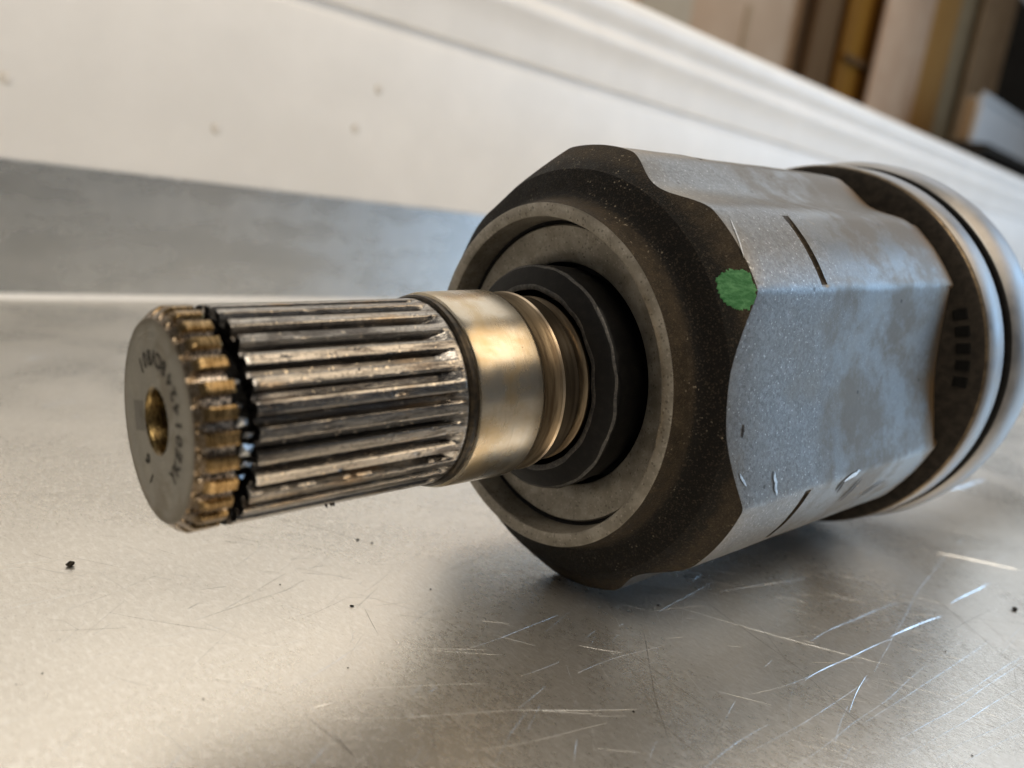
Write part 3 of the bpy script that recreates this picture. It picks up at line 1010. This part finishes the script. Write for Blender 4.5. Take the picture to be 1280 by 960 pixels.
def tip_r(x, t):
    r = spl_r(x, t, 0.5)
    r = min(r, 14.0); ch = 12.55 + x * 0.9 if x < 1.75 else 99
    return min(r, ch)


for u in [0.0, 0.06, 0.12, 0.2, 0.28, 0.36, 0.44, 0.52, 0.6, 0.7, 0.8, 0.9, 0.97, 1.0]:
    row = []
    for t in ANG:
        x = crack_l(t) * u
        r = tip_r(x, t)
        if u == 1.0: r -= 0.15
        row.append(P(x, r, t))
    rows.append(row)
v, f = grid(rows); fm = [0] * len(f)
# flat end face with centre bore (recessed slightly, worn)
o_ = len(v)
face_rows = [rows[0]]
for rr in (12.1, 11.0, 9.0, 7.0, 5.2, 4.25):
    face_rows.append([P(0.02 * noise.noise(Vector((t * 0.05, rr, 0))) - 0.02, rr, t) for t in ANG])
v2, f2 = grid(face_rows); v += v2; f += [tuple(q + o_ for q in p) for p in f2]; fm += [1] * len(f2)
o_ = len(v)
bore = [face_rows[-1]] + [[P(x, r, t) for t in ANG] for (x, r) in ((0.15, 4.02), (0.5, 3.9), (2.0, 3.8), (4.5, 3.7), (7.0, 3.5), (8.2, 2.2), (8.9, 0.4))]
v2, f2 = grid(bore); v += v2; f += [tuple(q + o_ for q in p) for p in f2]; fm += [2] * len(f2)
o_ = len(v)
fr_rows = [rows[-1]]
for k, rr in enumerate((12.2, 11.2, 10.2, 8.0)):
    fr_rows.append([P(crack_l(t) - 0.15 * (k + 1) + 0.5 * noise.noise(Vector((t * 0.12, rr * 0.9, 13))) + 0.4 * noise.noise(Vector((t * 0.5, rr, 18))), min(rr, tip_r(3, t)), t) for t in ANG])
v2, f2 = grid(fr_rows); v += v2; f += [tuple(q + o_ for q in p) for p in f2]; fm += [3] * len(f2)
tip = place(link('broken_tip', mesh('broken_tip', v, f, fm, True, 40), joint, ['tip', 'face', 'brass', 'fracture']))
tip['label'] = 'browned shaft tip split off by a jagged black crack'
# dark core that still joins tip and shaft, and torn slivers in the crack
core = lathe('crack_core', [(3.5, 9.0, 0), (5.0, 9.6, 0), (6.5, 9.4, 0), (9.0, 9.0, 0)], ['fracture'], joint, 60, 40, 0.4)
place(core)
sl_v, sl_f = [], []
for (tc, wd, r0, x0, x1) in [(269, 5.5, 13.2, 4.5, 6.0), (262, 3.2, 13.3, 4.9, 6.6), (254, 8.0, 13.0, 4.7, 6.6), (246, 4.5, 13.0, 5.0, 6.6), (277, 4.0, 12.8, 4.6, 5.7), (238, 3.6, 12.8, 4.8, 6.0), (290, 2.8, 12.6, 4.9, 6.1)]:
    b = len(sl_v)
    for (dx, dt, dr) in [(0, -0.5, -0.3), (0.25, 0.5, 0.25), (1.0, 0.25, -0.1), (0.75, -0.35, 0.15), (0.45, 0.05, -1.6), (0.4, 0.1, 0.5)]:
        sl_v.append(P(x0 + (x1 - x0) * dx, r0 + dr, tc + wd * dt))
    sl_f += [(b, b + 1, b + 5), (b + 1, b + 2, b + 5), (b + 2, b + 3, b + 5), (b + 3, b, b + 5), (b + 1, b, b + 4), (b + 2, b + 1, b + 4), (b + 3, b + 2, b + 4), (b, b + 3, b + 4)]
place(link('torn_slivers', mesh('torn_slivers', sl_v, sl_f, None, False), joint, ['shard']))
# small burr hanging under the splines
bv, bf = [], []
for (tc, xx) in [(196, 19.4), (197, 20.0), (195, 20.6)]:
    b = len(bv)
    for (dx, dt, dr) in [(-.35, 0, -0.2), (.35, 1.0, -0.2), (0.1, -1.2, -0.2), (0.15, 0.3, 0.62)]:
        bv.append(P(xx + dx, 13.9 + dr, tc + dt))
    bf += [(b, b + 1, b + 3), (b + 1, b + 2, b + 3), (b + 2, b, b + 3)]
place(link('burr', mesh('burr', bv, bf, None, False), joint, ['darkgroove']))

# --- lettering etched round the end face ---------------------------------------
def text_mesh(ch, size):
    cu = bpy.data.curves.new('glyph', 'FONT')
    cu.body = ch; cu.size = size; cu.align_x = 'CENTER'; cu.align_y = 'CENTER'; cu.resolution_u = 3; cu.offset = 0.035 * size
    ob = bpy.data.objects.new('glyph', cu)
    COL.objects.link(ob)
    bpy.context.view_layer.update()
    me = bpy.data.meshes.new_from_object(ob.evaluated_get(bpy.context.evaluated_depsgraph_get()))
    vs_ = [tuple(q.co) for q in me.vertices]; fs_ = [tuple(p.vertices) for p in me.polygons]
    bpy.data.objects.remove(ob); bpy.data.curves.remove(cu); bpy.data.meshes.remove(me)
    return vs_, fs_


lv, lf = [], []


def put_char(ch, t, r, size, spin=0.0):
    """glyph with its top towards the axis, read counter-clockwise as seen from the end"""
    vs_, fs_ = text_mesh(ch, size)
    a = math.radians(t)
    er = Vector((0, math.cos(a), -math.sin(a)))               # outwards
    et = Vector((0, -math.sin(a), -math.cos(a)))              # increasing t
    up = -er; right = up.cross(Vector((-1, 0, 0)))            # seen from -x
    if spin:
        c, s_ = math.cos(spin), math.sin(spin)
        up, right = up * c + right * s_, right * c - up * s_
    b = len(lv)
    for (x, y, z) in vs_:
        p = er * r + right * x + up * y
        lv.append((-0.06 * MM, p.y * MM, p.z * MM))
    lf.extend([tuple(q + b for q in p) for p in fs_])


seq = 'YKE01424'
for k, ch in enumerate(seq):
    put_char(ch, 214 + k * 13.6, 7.9, 2.7)
for k, ch in enumerate('8CV801'):
    put_char(ch, 214 + 8 * 13.6 + 2 + k * 12.6, 7.9, 2.7)
put_char('9', 136, 6.9, 2.7, 0.4)
put_char('1', 152, 8.4, 2.4, 0.4)
place(link('etched_lettering', mesh('etched_lettering', lv, lf, None, False, None, False), tip, ['ink']))
bpy.data.objects['etched_lettering'].matrix_local = Matrix.Identity(4)

# --- green paint dab on the chamfer ------------------------------------------------
outline = [(35.2, 292.1), (35.94, 293.1), (36.7, 293.4), (37.46, 293.0), (38.1, 292.4), (38.6, 291.3), (38.78, 288.8), (38.78, 286.9), (38.35, 284.6), (37.4, 283.2), (36.6, 283.5), (35.92, 284.4), (35.16, 286.8), (35.0, 289.7)]
pc = (36.95, 288.4)
ragged = []
rg = random.Random(11)
for k in range(len(outline)):
    (r0, t0), (r1, t1) = outline[k], outline[(k + 1) % len(outline)]
    for i in range(7):
        u = i / 7.0
        j = 1.0 + rg.uniform(-0.09, 0.05)
        r_, t_ = r0 + (r1 - r0) * u, t0 + (t1 - t0) * u
        ragged.append((pc[0] + (r_ - pc[0]) * j, pc[1] + (t_ - pc[1]) * j))
pv, pf = [], []
rings = [0.12, 0.3, 0.5, 0.68, 0.84, 0.95, 1.0]
for g in rings:
    row = []
    for (r_, t_) in ragged:
        r2, t2 = pc[0] + (r_ - pc[0]) * g, pc[1] + (t_ - pc[1]) * g
        lift = 0.10 + 0.05 * noise.noise(Vector((r2 * 2, t2 * 2, 0))) if g < 1.0 else 0.0
        r2 = min(r2, section(t2) - 0.02)
        row.append(P(cone_x(r2) - lift * 0.75, r2 + lift * 0.3, t2))
    pv.append(row)
v, f = grid(pv, True, True, False)
dab = place(link('paint_mark', mesh('paint_mark', v, f, None, True, 60), joint, ['green']))
dab['label'] = 'ragged dab of green marking paint on the chamfer'

# --- rear: boot, clamp bands ------------------------------------------------------
boot = lathe('boot', [(139.0, 26, 0), (140.6, 31.0, 0), (141.4, 34.0, 0), (142.3, 37.0, 0), (143.0, 39.2, 0), (143.5, 40.2, 0), (143.8, 40.6, 1), (144.4, 40.9, 1), (144.9, 40.75, 1), (145.0, 40.2, 0), (152.4, 39.6, 0),
                      (155.6, 39.6, 0), (166, 39.6, 0), (172, 36.0, 0), (176, 33.0, 0), (180, 30.0, 0), (184, 32.5, 0), (188, 33.0, 0), (193, 28.0, 0), (197, 26.0, 0), (201, 28.5, 0), (205, 28.8, 0), (210, 23.5, 0),
                      (214, 22.0, 0), (218, 24.0, 0), (222, 24.0, 0), (227, 18.0, 0), (232, 16.5, 0), (244, 16.0, 0), (246, 14.0, 0), (246.2, 12.5, 0)],
             ['boot', 'lipbrown'], joint, 180, 35)
place(boot)
band1 = lathe('clamp_band', [(144.9, 40.3, 0), (144.95, 40.85, 0), (145.3, 41.05, 0), (148.5, 41.2, 0), (151.8, 41.15, 0), (152.3, 41.0, 1), (152.5, 40.3, 1), (152.5, 39.4, 1)], ['band', 'rubber'], joint, 200, 35)
place(band1)
band2 = lathe('clamp_band', [(154.9, 39.4, 1), (154.9, 40.9, 1), (155.2, 41.5, 0), (155.8, 41.8, 0), (157.5, 42.4, 0), (160, 42.75, 0), (163.5, 42.7, 0), (167, 42.1, 0), (170, 40.9, 0), (172.5, 39.2, 0), (174, 37.4, 0), (174.6, 35.0, 0)], ['band', 'rubber'], joint, 200, 40)  # gap's darkness put into the black colour of the band flanks
place(band2)
bar = lathe('axle_bar', [(240, 0.5, 0), (240, 12.3, 0), (330, 12.3, 0), (330.5, 11.8, 0), (330.5, 0.5, 0)], ['step'], joint, 64, 35)
place(bar)


# raised blocks stand for recesses in the collar, their shade painted black
def face_x(r):
    return 141.4 + (r - 34.0) * 0.3


for k in range(5):
    t0 = 278.0 - k * 5.2
    vv = []
    for (r, dt) in [(35.9, -1.6), (38.4, -1.6), (38.4, 1.6), (35.9, 1.6)]:
        vv.append(P(face_x(r) + 0.05, r, t0 + dt))
    for (r, dt) in [(36.1, -1.4), (38.2, -1.4), (38.2, 1.4), (36.1, 1.4)]:
        vv.append(P(face_x(r) - 0.3, r, t0 + dt))
    ff = [(4, 5, 6, 7), (0, 1, 5, 4), (1, 2, 6, 5), (2, 3, 7, 6), (3, 0, 4, 7)]
    place(link('recess_block', mesh('recess_block', vv, ff, None, False), joint, ['slot']))
# ------------------------------------------------------------------ grit on the sheet
def grit(px, py, size, label, seed, flat=0.6):
    q = on_bench(px, py)
    r = random.Random(seed)
    bm = bmesh.new()
    bmesh.ops.create_icosphere(bm, subdivisions=2, radius=1.0)
    sx, sy = r.uniform(0.7, 1.2), r.uniform(0.5, 0.9)
    for w_ in bm.verts:
        d = 1 + 0.45 * noise.noise(w_.co * 1.3 + Vector((seed, 0, 0)))
        w_.co = Vector((w_.co.x * sx * d, w_.co.y * sy * d, w_.co.z * flat * d)) * size * MM
    lo = min(w_.co.z for w_ in bm.verts)
    for w_ in bm.verts: w_.co.z -= lo
    me = bpy.data.meshes.new('grit_crumb'); bm.to_mesh(me); bm.free()
    o = link('grit_crumb', me, None, ['grit'])
    o.location = (q.x, q.y, 0.0)
    o.rotation_euler = (0, 0, r.uniform(0, 6))
    return tag(o, label, 'grit')


grit(88, 708, 0.75, 'dark crumb of grit lying alone on the bright aluminium below the cracked shaft tip', 1)
grit(1268, 763, 0.62, 'dark crumb of grit on the scratched aluminium in front of the clamp bands', 2)
grit(447, 675, 0.42, 'thin dark flake of grit directly beneath the splined stub', 3, 0.3)
grit(440, 758, 0.42, 'small brown flake at the end of a short scratch beneath the splined stub', 4, 0.25)
for k, (px, py, s) in enumerate([(465, 679, .22), (350, 731, .16), (538, 737, .2), (823, 757, .22), (792, 890, .22), (53, 842, .14), (254, 874, .16), (435, 835, .14), (20, 856, .12), (1215, 945, .2), (1182, 814, .18), (640, 770, .12)]):
    o = grit(px, py, s, 'tiny dark speck of dirt on the bare aluminium surface', 20 + k, 0.4)
    o['group'] = 'specks of dirt on the aluminium'
